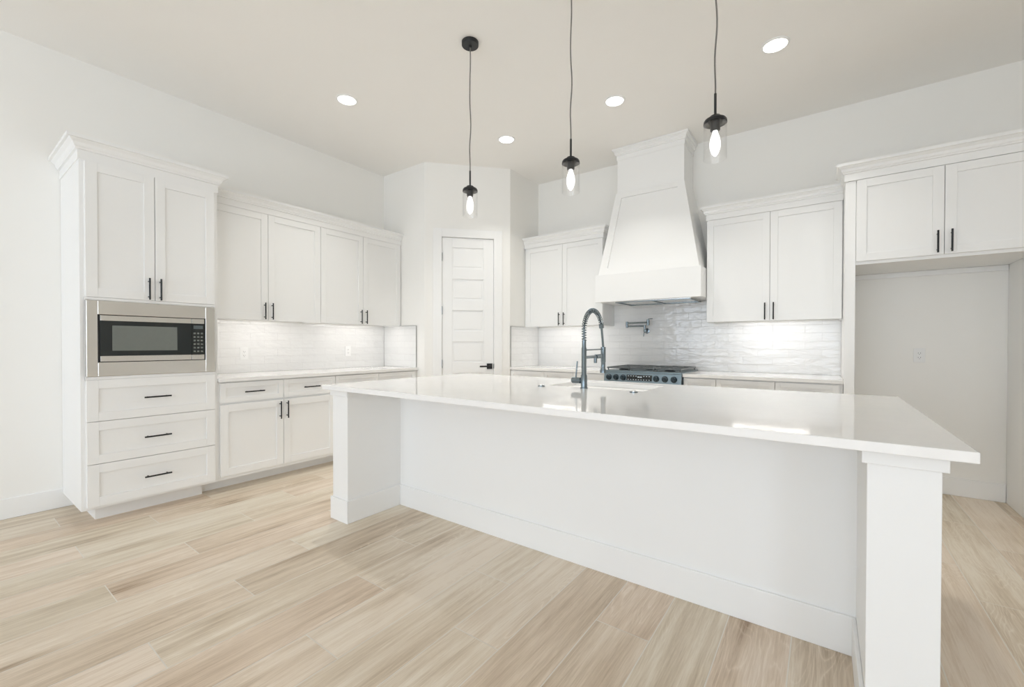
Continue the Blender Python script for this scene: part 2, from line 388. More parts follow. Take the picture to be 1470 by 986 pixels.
# unseen living room end behind the camera: walls with tall windows added for daylight
def rear():
    wins = [(0.45, 1.85), (2.3, 3.7), (4.1, 5.5)]
    zb, zt = 0.15, 2.8
    xs = [X0] + sum([[a, b] for a, b in wins], []) + [X1]
    mb = MB()
    for i in range(0, len(xs), 2): mb.box(xs[i], xs[i+1], Y0-0.12, Y0, 0, CEIL)
    for a, b in wins: mb.box(a, b, Y0-0.12, Y0, 0, zb); mb.box(a, b, Y0-0.12, Y0, zt, CEIL)
    struct(mb.build('wall_rear', M['wall']))
    for i, (a, b) in enumerate(wins):
        f = MB(); t = 0.05
        f.box(a, a+t, Y0-0.08, Y0-0.02, zb, zt); f.box(b-t, b, Y0-0.08, Y0-0.02, zb, zt); f.box(a+t, b-t, Y0-0.08, Y0-0.02, zb, zb+t); f.box(a+t, b-t, Y0-0.08, Y0-0.02, zt-t, zt)
        f.box((a+b)/2-0.025, (a+b)/2+0.025, Y0-0.08, Y0-0.02, zb+t, zt-t)
        struct(f.build('window_%d' % (i+1), M['trim']))  # added window, out of view, to admit sky light
        portal(((a+b)/2, Y0-0.06, (zb+zt)/2), (math.radians(90), 0, 0), b-a, zt-zb)
    y0, y1, zb, zt = RWIN; t = 0.05; x0, x1 = XW+0.02, XW+0.08; f = MB()
    f.box(x0, x1, y0, y0+t, zb, zt); f.box(x0, x1, y1-t, y1, zb, zt); f.box(x0, x1, y0+t, y1-t, zb, zb+t); f.box(x0, x1, y0+t, y1-t, zt-t, zt); f.box(x0, x1, (y0+y1)/2-0.025, (y0+y1)/2+0.025, zb+t, zt-t)
    struct(f.build('window_4', M['trim']))  # added window, out of view, brightens faces turned to the right
    portal((XW+0.10, (y0+y1)/2, (zb+zt)/2), (math.radians(90), 0, math.radians(90)), y1-y0, zt-zb)
def portal(loc, rot, w, h):
    # light portal filling a window opening: it guides the sky's light through the opening and gives none of its own
    pl = bpy.data.lights.new('window_portal', 'AREA'); pl.shape = 'RECTANGLE'; pl.size = w; pl.size_y = h; pl.cycles.is_portal = True
    po = bpy.data.objects.new('window_portal', pl); COL.objects.link(po); po.location = loc; po.rotation_euler = rot
rear()

# ------------------------------------------------------------------ island
IL, IR, IF, IB = 1.7554, 4.7982, -3.2155, -1.7675
WLX, WRX, BF, PF = 1.936, 4.581, -2.706, -3.142     # wing inner faces, recessed face, post front
def island():
    r = thing('kitchen_island', 'long white panelled kitchen island with end posts and a recessed seating side', 'island', (3.27, -2.5, 0))
    mb = MB(); mb.box(WLX, WRX, BF, -1.84, 0.0, 0.884); mb.build('body', M['cabinet'], r)
    for nm, a, b in (('end_panel', 1.764, WLX), ('end_panel', WRX, 4.742)):
        MB().box(a, b, PF, -1.82, 0, 0.884).build(nm, M['cabinet'], r, bevel=0.002)
    for a, b in ((1.764, WLX), (WRX, 4.742)):
        mb = MB(); e = 0.013
        mb.box(a-e, b+e, PF-e, PF, 0.838, 0.884); mb.box(a-e, a, PF, -1.82, 0.838, 0.884) if a < 2 else mb.box(b, b+e, PF, -1.82, 0.838, 0.884)
        if a < 2: mb.box(b, b+e, PF, PF+0.02, 0.838, 0.884)
        else: mb.box(a-e, a, PF, PF+0.02, 0.838, 0.884)
        mb.build('cap_trim', M['cabinet'], r, bevel=0.002)
    mb = MB(); e = 0.0125; h = 0.15
    for a, b in ((1.764, WLX), (WRX, 4.742)):
        mb.box(a-e, b+e, PF-e, PF, 0, h); mb.box(a-e, a, PF, -1.82 if a < 2 else BF-e, 0, h); mb.box(b, b+e, PF, BF-e if a < 2 else -1.82, 0, h)
        if a > 3: pass
    mb.box(WLX, WRX, BF-e, BF, 0, h)
    mb.build('baseboard', M['cabinet'], r, bevel=0.003)
    # working side towards the range: door fronts
    for i in range(5):
        u0 = WLX+0.01+i*(WRX-WLX-0.02)/5; u1 = u0+(WRX-WLX-0.02)/5
        d = MB(); y = -1.84; rail = 0.058
        for bx in ((u0+G, u0+rail, 0.11, 0.87), (u1-rail, u1-G, 0.11, 0.87), (u0+rail, u1-rail, 0.11, 0.168), (u0+rail, u1-rail, 0.812, 0.87)):
            d.box(bx[0], bx[1], y, y+0.02, bx[2], bx[3])
        d.box(u0+rail, u1-rail, y, y+0.011, 0.168, 0.812)
        d.build('door', M['cabinet'], r, bevel=0.0012)
island()
SX0, SX1, SY0, SY1 = 2.985, 3.625, -2.325, -1.935
def slab_with_hole(name, mat, x, y, z0, z1, bevel):
    bm = bmesh.new()
    V = {(i, j, k): bm.verts.new((x[i], y[j], (z0, z1)[k])) for i in range(4) for j in range(4) for k in range(2)}
    for i in range(3):
        for j in range(3):
            if (i, j) == (1, 1): continue
            bm.faces.new([V[i,j,1], V[i+1,j,1], V[i+1,j+1,1], V[i,j+1,1]]); bm.faces.new([V[i,j,0], V[i,j+1,0], V[i+1,j+1,0], V[i+1,j,0]])
    for i in range(3):
        for j in (0, 3): bm.faces.new([V[i,j,0], V[i+1,j,0], V[i+1,j,1], V[i,j,1]]); bm.faces.new([V[j,i,0], V[j,i+1,0], V[j,i+1,1], V[j,i,1]])
    for j in (1, 2): bm.faces.new([V[1,j,0], V[2,j,0], V[2,j,1], V[1,j,1]]); bm.faces.new([V[j,1,0], V[j,2,0], V[j,2,1], V[j,1,1]])
    mb = MB(); mb.bm.free(); mb.bm = bm
    return mb.build(name, mat, None, bevel=bevel)
o = slab_with_hole('island_countertop', M['quartz'], (IL, SX0, SX1, IR), (IF, SY0, SY1, IB), 0.884, 0.914, 0.0025)
tag(o, 'long polished white quartz slab topping the kitchen island', 'countertop')
def sink():
    r = thing('undermount_sink', 'steel undermount sink sunk in the island countertop', 'sink', ((SX0+SX1)/2, (SY0+SY1)/2, 0.66))
    mb = MB(); t = 0.004; zb = 0.66; e = 0.006
    mb.box(SX0-e-t, SX0-e, SY0-e, SY1+e, zb, 0.8835); mb.box(SX1+e, SX1+e+t, SY0-e, SY1+e, zb, 0.8835)
    mb.box(SX0-e-t, SX1+e+t, SY0-e-t, SY0-e, zb, 0.8835); mb.box(SX0-e-t, SX1+e+t, SY1+e, SY1+e+t, zb, 0.8835)
    mb.box(SX0-e-t, SX1+e+t, SY0-e-t, SY1+e+t, zb-t, zb)
    mb.build('basin', M['sink_steel'], r)
    MB().lathe((3.305, -2.08, zb), [(0.045, 0.0), (0.045, 0.003), (0.03, 0.003), (0.028, 0.001)], 24).build('drain', M['dark_steel'], r, smooth=True)
sink()

# ------------------------------------------------------------------ left wall run
TF = 0.61; DTX = 0.63                      # face frame and door face of the tall unit
TA, TB, TC = -4.170, -3.8125, -3.4422
TP0, TP1 = -4.1936, -3.420
def tall_unit():
    r = thing('tall_microwave_cabinet', 'tall white cabinet with built-in microwave niche and three wide drawers, left wall', 'cabinet', (0.3, -3.8, 0))
    mb = MB()
    mb.box(0.003, TF, TP0, TP0+0.02, 0.1, 2.40); mb.box(0.003, TF, TP1-0.02, TP1, 0.1, 2.40)
    mb.box(0.003, 0.02, TP0+0.02, TP1-0.02, 0.1, 2.40); mb.box(0.02, TF, TP0+0.02, TP1-0.02, 0.1, 0.118); mb.box(0.02, TF, TP0+0.02, TP1-0.02, 2.366, 2.40)
    mb.box(0.02, TF, TP0+0.02, TP1-0.02, 1.474, 1.494); mb.box(0.02, TF, TP0+0.02, TP1-0.02, 0.945, 0.968)
    mb.box(TF-0.02, TF, TP0+0.02, TP0+0.05, 0.118, 2.366); mb.box(TF-0.02, TF, TP1-0.05, TP1-0.02, 0.118, 2.366)
    mb.box(TF-0.02, TF, TP0+0.05, TP1-0.05, 0.118, 0.945)
    mb.box(TF-0.02, TF, TP0+0.05, TP1-0.05, 1.494, 2.366)
    mb.box(TF, TF+0.017, TP0+0.022, TP1-0.022, 1.472, 1.4905); mb.box(TF, TF+0.017, TP0+0.022, TP1-0.022, 0.9505, 0.971)
    mb.build('carcase', M['cabinet'], r, bevel=0.0015)
    MB().box(0.003, 0.502, -4.1104, -3.494, 0, 0.1).build('plinth', M['cabinet'], r)
    door(LW, r, TA, TB, 1.492, 2.366, DTX, TB-0.037, 1.571); door(LW, r, TB, TC, 1.492, 2.366, DTX, TB+0.027, 1.571)
    for z0, z1, hz in ((0.678, 0.9495, 0), (0.3985, 0.6745, 0), (0.1187, 0.395, 0)): drawer(LW, r, TA, TC, z0, z1, DTX, rail=0.058)
    mb = MB(); crown(mb, LW, TP0, TP1, TF, 2.37, 2.512, out=0.06, dback=0.003, dback1=0.379)
    mb.box(0.003, TF, TP0, TP1, 2.49, 2.505); mb.build('crown', M['cabinet'], r)
tall_unit()
def microwave():
    r = thing('built_in_microwave', 'built-in steel microwave with black glass door in the tall cabinet', 'microwave', (0.4, -3.81, 1.0))
    y0, y1, z0, z1 = -4.168, -3.444, 0.972, 1.471
    a0, a1, b0, b1 = -4.113, -3.508, 1.064, 1.379
    mb = MB(); x0, x1 = TF+0.001, TF+0.022
    mb.box(x0, x1, y0, a0, z0, z1); mb.box(x0, x1, a1, y1, z0, z1); mb.box(x0, x1, a0, a1, z0, b0); mb.box(x0, x1, a0, a1, b1, z1)
    mb.build('trim_kit', M['steel'], r, bevel=0.003)
    MB().box(0.06, TF+0.004, -4.09, -3.53, 1.0, 1.44).build('housing', M['black'], r)
    mb = MB(); xf = TF+0.016; t = 0.006
    mb.box(TF+0.005, xf, a0, a0+0.012, b0, b1); mb.box(TF+0.005, xf, a1-0.008, a1, b0, b1); mb.box(TF+0.005, xf, a0+0.012, a1-0.008, b0, b0+0.004); mb.box(TF+0.005, xf, a0+0.012, a1-0.008, b1-0.004, b1)
    mb.build('bezel', M['black'], r, bevel=0.0015)
    dy0, dy1 = a0+0.012, -3.597
    MB().box(TF+0.005, xf+0.004, dy0, dy1, 1.106, 1.339).build('door_glass', M['glass_black'], r, bevel=0.001)
    MB().box(xf+0.004, xf+0.0046, -4.042, -3.686, 1.140, 1.309).build('door_window', M['window_grey'], r)
    for q0, q1 in ((1.339, b1-0.004), (b0+0.004, 1.106)):
        MB().box(TF+0.005, xf+0.006, dy0, dy1-0.001, q0+0.0005, q1-0.0005).build('door_rail', M['steel'], r, bevel=0.001)
        MB().box(TF+0.005, xf+0.005, dy1+0.002, a1-0.008, q0+0.0005, q1-0.0005).build('panel_rail', M['steel'], r, bevel=0.001)
    c = MB().box(TF+0.005, xf+0.003, dy1+0.002, a1-0.008, 1.106, 1.339).build('control_panel', M['glass_black'], r)
    mb = MB()
    for i in range(3):
        for j in range(6): mb.box(xf+0.003, xf+0.0036, dy1+0.012+i*0.023, dy1+0.026+i*0.023, 1.125+j*0.027, 1.137+j*0.027)
    mb.build('keypad', M['window_grey'], c)
    MB().box(xf+0.003, xf+0.0036, dy1+0.012, a1-0.016, 1.300, 1.325).build('display', M['dark_steel'], c)
microwave()
UD, UF = 0.3265, 0.3065                    # wall cabinet door face and carcase front
UB, UT = 1.4031, 2.377
def wall_cab(W, label, u0, u1, um, doors, hand=True):
    r = thing('wall_cabinet', label, 'cabinet', Vector(W.p((u0+u1)/2, 0.15, UB)), 'white two-door wall cabinets')
    mb = MB(); t = 0.018
    W.box(mb, u0, u0+t, 0.003, UF, UB, 2.40); W.box(mb, u1-t, u1, 0.003, UF, UB, 2.40); W.box(mb, u0+t, u1-t, 0.003, UF, UB+0.012, UB+0.03); W.box(mb, u0+t, u1-t, 0.003, UF, 2.38, 2.40)
    W.box(mb, u0+t, u1-t, 0.003, 0.012, UB+0.03, 2.38); W.box(mb, u0+t, u1-t, UF-0.004, UF-0.001, UB+0.03, 2.38); W.box(mb, u0+t, u1-t, UF-0.018, UF, UB, UB+0.012)
    mb.build('carcase', M['cabinet'], r, bevel=0.001)
    a, b = doors
    door(W, r, a, um, UB+0.002, UT, UD, um-0.036, 1.488); door(W, r, um, b, UB+0.002, UT, UD, um+0.030, 1.488)
    # LED bar tucked behind the bottom rail
    mb = MB(); W.box(mb, u0+0.22, u1-0.22, 0.230, 0.250, UB+0.006, UB+0.0115); mb.build('light_bar', M['led'], r)
    ld = bpy.data.lights.new('cabinet_light', 'AREA'); ld.shape = 'RECTANGLE'; ld.energy = LED_POWER*(0.7 if W.k == 'range' else 1.0); ld.color = (1.0, 0.95, 0.92)
    L = abs(u1-u0)-0.13; ld.size, ld.size_y = (L, 0.02) if W.k == 'range' else (0.02, L)
    lo = bpy.data.objects.new('cabinet_light', ld); COL.objects.link(lo); lo.parent = r
    lo.location = Vector(W.p((u0+u1)/2, 0.27, UB+0.0045)) - Vector(r.location)
    return r
UE = YP-0.003
wall_cab(LW, 'white two-door wall cabinet next to the tall microwave cabinet', TP1+0.002, -2.398, -2.9075, (-3.415, -2.3975))
wall_cab(LW, 'white two-door wall cabinet on the left wall, ending at the pantry corner', -2.396, UE, -1.897, (-2.3965, UE-0.006))
def crown_thing(W, label, u0, u1, ret0, ret1):
    mb = MB(); crown(mb, W, u0, u1, UD-0.004, 2.379, 2.506, out=0.052, ret0=ret0, ret1=ret1, dback=0.003)
    W.box(mb, u0, u1, 0.003, UD-0.004, 2.4015, 2.42)
    return tag(mb.build('crown_moulding', M['cabinet']), label, 'moulding', 'crown mouldings on the wall cabinets')
crown_thing(LW, 'white crown moulding running over the left wall cabinets', TP1+0.004, UE-0.001, False, False)
# base units
BD, BFR = 0.622, 0.602
def base_cab(W, label, u0, u1, splits, gap0=0.0, with_doors=True, toe=0.452, toe_ext=False):
    r = thing('base_cabinet', label, 'cabinet', Vector(W.p((u0+u1)/2, 0.3, 0)), 'white base cabinets')
    mb = MB(); t = 0.018
    W.box(mb, u0, u1, 0.003, BFR, 0.1, 0.118); W.box(mb, u0, u0+t, 0.003, BFR, 0.118, 0.882); W.box(mb, u1-t, u1, 0.003, BFR, 0.118, 0.882)
    W.box(mb, u0+t, u1-t, 0.003, 0.015, 0.118, 0.882); W.box(mb, u0+t, u1-t, BFR-0.02, BFR, 0.118, 0.882)
    mb.build('carcase', M['cabinet'], r, bevel=0.001)
    mb = MB(); W.box(mb, u0-(0.072 if toe_ext else 0), u1, toe-0.018, toe, 0, 0.0985); mb.build('toe_kick', M['cabinet'], r)
    for i, (a, b) in enumerate(zip(splits, splits[1:])):
        drawer(W, r, a, b, 0.716, 0.874, BD)
        if with_doors:
            hu = b-0.034 if i % 2 == 0 else a+0.027
            door(W, r, a, b, 0.131, 0.7, BD, hu, 0.611)
    return r
base_cab(LW, 'white base cabinet beside the tall microwave cabinet, drawers over two doors', TP1+0.002, -2.419, (-3.408, -2.9155, -2.4185), toe_ext=True)
base_cab(LW, 'white base cabinet at the pantry end of the left counter', -2.4175, UE, (-2.4175, -1.917, -1.413))
def counter(W, label, u0, u1):
    mb = MB(); W.box(mb, u0, u1, 0.003, 0.6445 if W.k == 'x' else 0.638, 0.8845, 0.9145)
    return tag(mb.build('countertop', M['quartz'], bevel=0.002), label, 'countertop', 'white perimeter countertops')
counter(LW, 'white countertop along the left wall', TP1+0.002, UE)
def tiles(name, label, faces):
    """faces: list of (u0,u1,z0,z1, function (u,d,z)->point) laid as one tiled skin with depth"""
    bm = bmesh.new(); uvl = bm.loops.layers.uv.new('UVMap')
    for u0, u1, z0, z1, fn, uo in faces:
        c = [(u0, z0), (u1, z0), (u1, z1), (u0, z1)]
        fr = [bm.verts.new(fn(u, 0.010, z)) for u, z in c]; bk = [bm.verts.new(fn(u, 0.001, z)) for u, z in c]
        f = bm.faces.new(fr)
        for l, (u, z) in zip(f.loops, c): l[uvl].uv = (u+uo, z-0.9145)
        for i in range(4): bm.faces.new((bk[i], bk[(i+1) % 4], fr[(i+1) % 4], fr[i]))
        bm.faces.new(bk[::-1])
    mb = MB(); mb.bm.free(); mb.bm = bm
    return tag(mb.build(name, M['tile']), label, 'backsplash', 'glossy white tile backsplashes')
ts = tiles('tile_backsplash', 'white tile backsplash along the left wall, wrapping onto the pantry wall', [
    (TP1+0.002, UE-0.009, 0.915, UB-0.0005, lambda u, d, z: (d, u, z), 0.0),
    (0.0105, 0.600, 0.915, UB-0.0005, lambda u, d, z: (u, YP-d, z), 0.37)])
mb = MB().box(0.6005, 0.604, YP-0.012, YP-0.001, 0.915, UB+0.002).box(UD+0.01, 0.604, YP-0.012, YP-0.001, UB, UB+0.0025); mb.build('edge_strip', M['edge_metal'], ts)

# ------------------------------------------------------------------ range wall run
R0, R1, R2, R3, R4, R5 = 1.4459, 1.9643, 2.4713, 3.5558, 4.0806, 4.5943
RX0, RX1 = 2.648, 3.412
wall_cab(RW, 'white two-door wall cabinet between the pantry and the range hood', 1.421, 2.478, R1, (R0, 2.477))
wall_cab(RW, 'white two-door wall cabinet between the range hood and the refrigerator niche', 3.553, 4.598, R4, (3.5545, R5))
crown_thing(RW, 'white crown moulding over the wall cabinet left of the hood', 1.4215, 2.478, False, True)
crown_thing(RW, 'white crown moulding over the wall cabinet right of the hood', 3.553, 4.598, True, False)
base_cab(RW, 'white base cabinet between the pantry corner and the range', 1.421, RX0-0.003, (1.425, 1.896, 2.270, 2.643))
base_cab(RW, 'white base cabinet between the range and the refrigerator panel', RX1+0.003, 4.598, (3.418, 3.697, 4.148, 4.575))
counter(RW, 'short white countertop between pantry corner and range', 1.421, RX0-0.002)
counter(RW, 'white countertop between range and refrigerator panel', RX1+0.002, 4.598)
rng = lambda u, d, z: (u, -d, z)
tp = tiles('tile_backsplash', 'glossy white tile backsplash behind the range and its counters', [
    (1.430, 2.480, 0.915, UB-0.0005, rng, 0.0), (2.480, 3.551, 0.915, 1.640, rng, 0.0), (3.551, 4.598, 0.915, UB-0.0005, rng, 0.0),
    (-0.616, -0.011, 0.915, UB-0.0005, lambda u, d, z: (C2[0]+d, u, z), 0.13)])
mb = MB().box(C2[0]+0.001, C2[0]+0.012, -0.620, -0.6165, 0.915, UB+0.002).box(C2[0]+0.001, C2[0]+0.012, -0.620, -UD-0.01, UB, UB+0.0025); mb.build('edge_strip', M['edge_metal'], tp)

def hood():
    r = thing('range_hood', 'tall white tapered wooden range hood rising to the ceiling', 'range hood', (3.015, -0.2, 1.636))
    mb = MB()
    x0, x1, yf = 2.484, 3.549, -0.535
    # lower box as four walls so the underside is open around the insert
    mb.box(x0, x1, yf, yf+0.03, 1.636, 1.925); mb.box(x0, x0+0.03, yf+0.03, -0.003, 1.6415, 1.925); mb.box(x1-0.03, x1, yf+0.03, -0.003, 1.6415, 1.925)
    mb.box(x0+0.03, x1-0.03, yf+0.03, -0.003, 1.645, 1.66); mb.box(x0+0.03, x1-0.03, yf+0.03, -0.003, 1.905, 1.925)
    mb.build('skirt', M['cabinet'], r, bevel=0.002)
    mb = MB()
    B = [(2.522, -0.515), (3.531, -0.515)]; T = [(2.652, -0.362), (3.355, -0.362)]; zb, zt = 1.9255, 2.808
    mb.hexa([(B[0][0], B[0][1], zb), (B[1][0], B[1][1], zb), (B[1][0], -0.003, zb), (B[0][0], -0.003, zb), (T[0][0], T[0][1], zt), (T[1][0], T[1][1], zt), (T[1][0], -0.003, zt), (T[0][0], -0.003, zt)])
    mb.build('tapered_body', M['cabinet'], r, bevel=0.001)
    # raised frame on the tapered face
    def on(s, h, o):
        xl = B[0][0]+(T[0][0]-B[0][0])*h; xr = B[1][0]+(T[1][0]-B[1][0])*h; y = B[0][1]+(T[0][1]-B[0][1])*h
        return (xl+(xr-xl)*s, y-o, zb+(zt-zb)*h)
    def strip(m, q):
        m.prism([on(s, h, -0.001) for s, h in q], [on(s, h, 0.017) for s, h in q])
    mb = MB(); a = 0.085; hb, ht = 0.075, 0.935; a2 = 0.10
    strip(mb, [(0, 0), (a, hb), (a2, ht), (0, 1)]); strip(mb, [(1, 0), (1, 1), (1-a2, ht), (1-a, hb)])
    strip(mb, [(0, 0), (1, 0), (1-a, hb), (a, hb)]); strip(mb, [(0, 1), (a2, ht), (1-a2, ht), (1, 1)])
    mb.build('face_frame', M['cabinet'], r)
    MB().box(2.658, 3.349, -0.357, -0.003, 2.809, 3.283).build('chimney', M['cabinet'], r, bevel=0.001)
    class W2:
        k = 'range'
        def p(s, u, d, z): return (u, -d, z)
    mb = MB(); crown(mb, W2(), 2.658, 3.349, 0.357, 3.165, 3.286, out=0.045, dback=0.003); mb.build('crown', M['cabinet'], r)
    ins = MB().box(2.70, 3.45, -0.50, -0.07, 1.630, 1.6448).build('vent_insert', M['steel'], r)
    mb = MB()
    mb.box(2.70, 3.45, -0.506, -0.485, 1.6225, 1.630); mb.box(2.70, 3.45, -0.085, -0.064, 1.6225, 1.630); mb.box(2.70, 2.72, -0.485, -0.085, 1.6225, 1.630); mb.box(3.43, 3.45, -0.485, -0.085, 1.6225, 1.630)
    mb.box(3.065, 3.085, -0.485, -0.085, 1.6225, 1.630)
    mb.build('rim', M['dark_steel'], ins)
hood()

def gas_range():
    r = thing('gas_range', 'stainless steel gas range with control knobs and iron grates', 'range', (3.03, -0.33, 0))
    MB().box(RX0, RX1, -0.635, -0.015, 0.06, 0.905).build('body', M['range_steel'], r)
    for x in (RX0+0.06, RX1-0.06):
        for y in (-0.58, -0.08): MB().cyl((x, y, 0), 0.02, 0.0, 0.06).build('foot', M['black'], r, smooth=True)
    MB().box(RX0, RX1, -0.655, -0.012, 0.9055, 0.925).build('cooktop', M['range_steel'], r, bevel=0.003)
    # control panel, slightly raked
    y0, y1 = -0.672, -0.655
    cp = MB().hexa([(RX0, y0, 0.808), (RX1, y0, 0.808), (RX1, -0.636, 0.808), (RX0, -0.636, 0.808), (RX0, y1, 0.9054), (RX1, y1, 0.9054), (RX1, -0.636, 0.9054), (RX0, -0.636, 0.9054)]).build('control_panel', M['range_steel'], r, bevel=0.002)
    def fy(z): return y0+(y1-y0)*(z-0.808)/0.0974
    xs = [2.702, 2.778, 2.852, 3.180, 3.262, 3.345]
    for x in xs:
        z = 0.858; mb = MB(); y = fy(z)
        mb.lathe((x, y, z), [(0.030, 0.001), (0.030, -0.006), (0.024, -0.008), (0.022, -0.030), (0.019, -0.033)], 24, 'y'); mb.box(x-0.005, x+0.005, y-0.040, y-0.03, z-0.021, z+0.021)
        mb.build('knob', M['knob'], r, smooth=True, bevel=0.001)
    z0, z1 = 0.832, 0.888
    ds = MB().hexa([(2.888, fy(z0)-0.003, z0), (3.140, fy(z0)-0.003, z0), (3.140, fy(z0)+0.001, z0), (2.888, fy(z0)+0.001, z0), (2.888, fy(z1)-0.003, z1), (3.140, fy(z1)-0.003, z1), (3.140, fy(z1)+0.001, z1), (2.888, fy(z1)+0.001, z1)]).build('display', M['glass_black'], r)
    mb = MB()
    for i in range(9):
        for z in (0.842, 0.876):
            if i in (4, 5) and z > 0.86: continue
            mb.box(2.900+i*0.026, 2.911+i*0.026, fy(z)-0.0040, fy(z)-0.0028, z-0.002, z+0.002)
    for i, dx in enumerate((0, 0.010, 0.024, 0.034)): mb.box(3.000+dx, 3.006+dx, fy(0.868)-0.0040, fy(0.868)-0.0028, 0.862, 0.873)
    mb.build('display_marks', M['digits'], ds)
    od = MB().box(RX0+0.005, RX1-0.005, -0.660, -0.6355, 0.275, 0.803).build('oven_door', M['range_steel'], r, bevel=0.003)
    MB().box(RX0+0.12, RX1-0.12, -0.6625, -0.660, 0.36, 0.66).build('window', M['glass_black'], od)
    mb = MB().tube([(RX0+0.06, -0.70, 0.755), (RX1-0.06, -0.70, 0.755)], 0.012, 14)
    for x in (RX0+0.09, RX1-0.09): mb.tube([(x, -0.658, 0.755), (x, -0.70, 0.755)], 0.009, 10)
    mb.build('handle', M['steel'], od, smooth=True)
    dd = MB().box(RX0+0.005, RX1-0.005, -0.655, -0.6355, 0.075, 0.27).build('drawer', M['range_steel'], r, bevel=0.003)
    # burners and three grates
    for x, y, q in ((2.80, -0.49, 0.045), (2.80, -0.18, 0.035), (3.03, -0.335, 0.05), (3.26, -0.49, 0.038), (3.26, -0.18, 0.045)):
        MB().lathe((x, y, 0.925), [(q+0.012, 0.0), (q+0.012, 0.008), (q, 0.009), (q, 0.018), (q-0.008, 0.021)], 28).build('burner', M['black'], r, smooth=True)
    for i in range(3):
        a = RX0+0.012+i*0.248; b = a+0.242; mb = MB(); zg = 0.944; h = 0.014; t = 0.011; ya, yb = -0.618, -0.050
        mb.box(a, b, ya, ya+t, zg, zg+h); mb.box(a, b, yb-t, yb, zg, zg+h); mb.box(a, a+t, ya+t, yb-t, zg, zg+h); mb.box(b-t, b, ya+t, yb-t, zg, zg+h)
        mb.box((a+b)/2-t/2, (a+b)/2+t/2, ya+t, yb-t, zg, zg+h)
        for y in (ya+0.14, (ya+yb)/2, yb-0.14): mb.box(a+t, b-t, y-t/2, y+t/2, zg, zg+h-0.001)
        for x in (a+0.006, b-0.017):
            for y in (ya+0.004, yb-0.016): mb.box(x, x+t, y, y+t, 0.9252, zg)
        mb.build('grate', M['iron'], r, bevel=0.002)
gas_range()

def pot_filler():
    r = thing('pot_filler', 'folding dark steel pot filler tap on the tiles over the range', 'tap', (2.885, -0.011, 1.36))
    yw = -0.011; xm = 2.872; zf = 1.338
    MB().lathe((xm, yw, zf), [(0.030, 0.0), (0.030, -0.007), (0.014, -0.010), (0.014, -0.045), (0.017, -0.045), (0.017, -0.075), (0.012, -0.078)], 24, 'y').build('wall_flange', M['dark_steel'], r, smooth=True)
    mb = MB(); mb.cyl((xm-0.006, yw-0.06, 0), 0.011, 1.33, 1.402)
    mb.build('riser', M['dark_steel'], r, smooth=True)
    mb = MB(); mb.tube([(xm-0.01, yw-0.068, zf-0.01), (xm-0.014, yw-0.076, zf-0.062)], 0.004, 8); mb.build('valve_lever', M['dark_steel'], r, smooth=True)
    mb = MB(); mb.tube([(xm-0.006, yw-0.06, 1.392), (2.662, yw-0.06, 1.392)], 0.0085, 12); mb.build('lower_arm', M['dark_steel'], r, smooth=True)
    MB().cyl((2.662, yw-0.06, 0), 0.013, 1.376, 1.445).build('elbow_joint', M['dark_steel'], r, smooth=True, bevel=0.002)
    mb = MB(); mb.tube([(2.662, yw-0.06, 1.430), (2.900, yw-0.072, 1.430)], 0.0085, 12); mb.build('upper_arm', M['dark_steel'], r, smooth=True)
    mb = MB(); mb.cyl((2.906, yw-0.072, 0), 0.0145, 1.398, 1.462); mb.build('outlet', M['dark_steel'], r, smooth=True)
    mb = MB(); mb.tube([(2.906, yw-0.072, 1.460), (2.906, yw-0.072, 1.468), (2.958, yw-0.080, 1.470)], 0.004, 8); mb.build('outlet_lever', M['dark_steel'], r, smooth=True)
pot_filler()

# refrigerator niche
def niche():
    r = thing('refrigerator_panel', 'tall white side panel standing between counter and refrigerator niche', 'panel', (4.635, -0.33, 0))
    MB().box(4.600, 4.6645, -0.640, -0.003, 0, 2.425).build('board', M['cabinet'], r, bevel=0.002)
    r = thing('refrigerator_panel', 'tall white side panel closing the right side of the refrigerator niche', 'panel', (XR+0.032, -0.33, 0))
    MB().box(XR, XR+0.065, -0.640, -0.003, 0, 2.425).build('board', M['cabinet'], r, bevel=0.002)
    r = thing('bridge_cabinet', 'white two-door cabinet bridging the empty refrigerator niche', 'cabinet', (5.13, -0.33, 1.79))
    mb = MB(); a, b = 4.666, XR-0.003
    mb.box(a, b, -0.64, -0.003, 1.7885, 1.808); mb.box(a, a+0.018, -0.64, -0.003, 1.808, 2.425); mb.box(b-0.018, b, -0.64, -0.003, 1.808, 2.425); mb.box(a, b, -0.64, -0.003, 2.405, 2.425)
    mb.box(a+0.018, b-0.018, -0.014, -0.003, 1.808, 2.405); mb.box(a+0.018, b-0.018, -0.64, -0.622, 1.808, 2.405)
    mb.build('carcase', M['cabinet'], r, bevel=0.001)
    door(RW, r, 4.6665, 5.1395, 1.812, 2.42, 0.66, 5.1395-0.035, 1.898); door(RW, r, 5.1395, 5.58, 1.812, 2.42, 0.66, 5.1395+0.034, 1.898)
    mb = MB()
    class W2:
        k = 'range'
        def p(s, u, d, z): return (u, -d, z)
    crown(mb, W2(), 4.600, XR+0.065, 0.645, 2.4265, 2.552, out=0.055, ret0=True, ret1=True, dback=0.003, dback0=0.379); mb.box(4.6, XR+0.065, -0.645, -0.003, 2.4265, 2.44)
    mb.build('crown', M['cabinet'], r)
    mb = MB().box(4.666, XR-0.003, -0.020, -0.001, 1.747, 1.7875); tag(mb.build('ledger_strip', M['cabinet'], bevel=0.002), 'narrow white strip fixed under the bridge cabinet on the niche wall', 'trim strip')
niche()

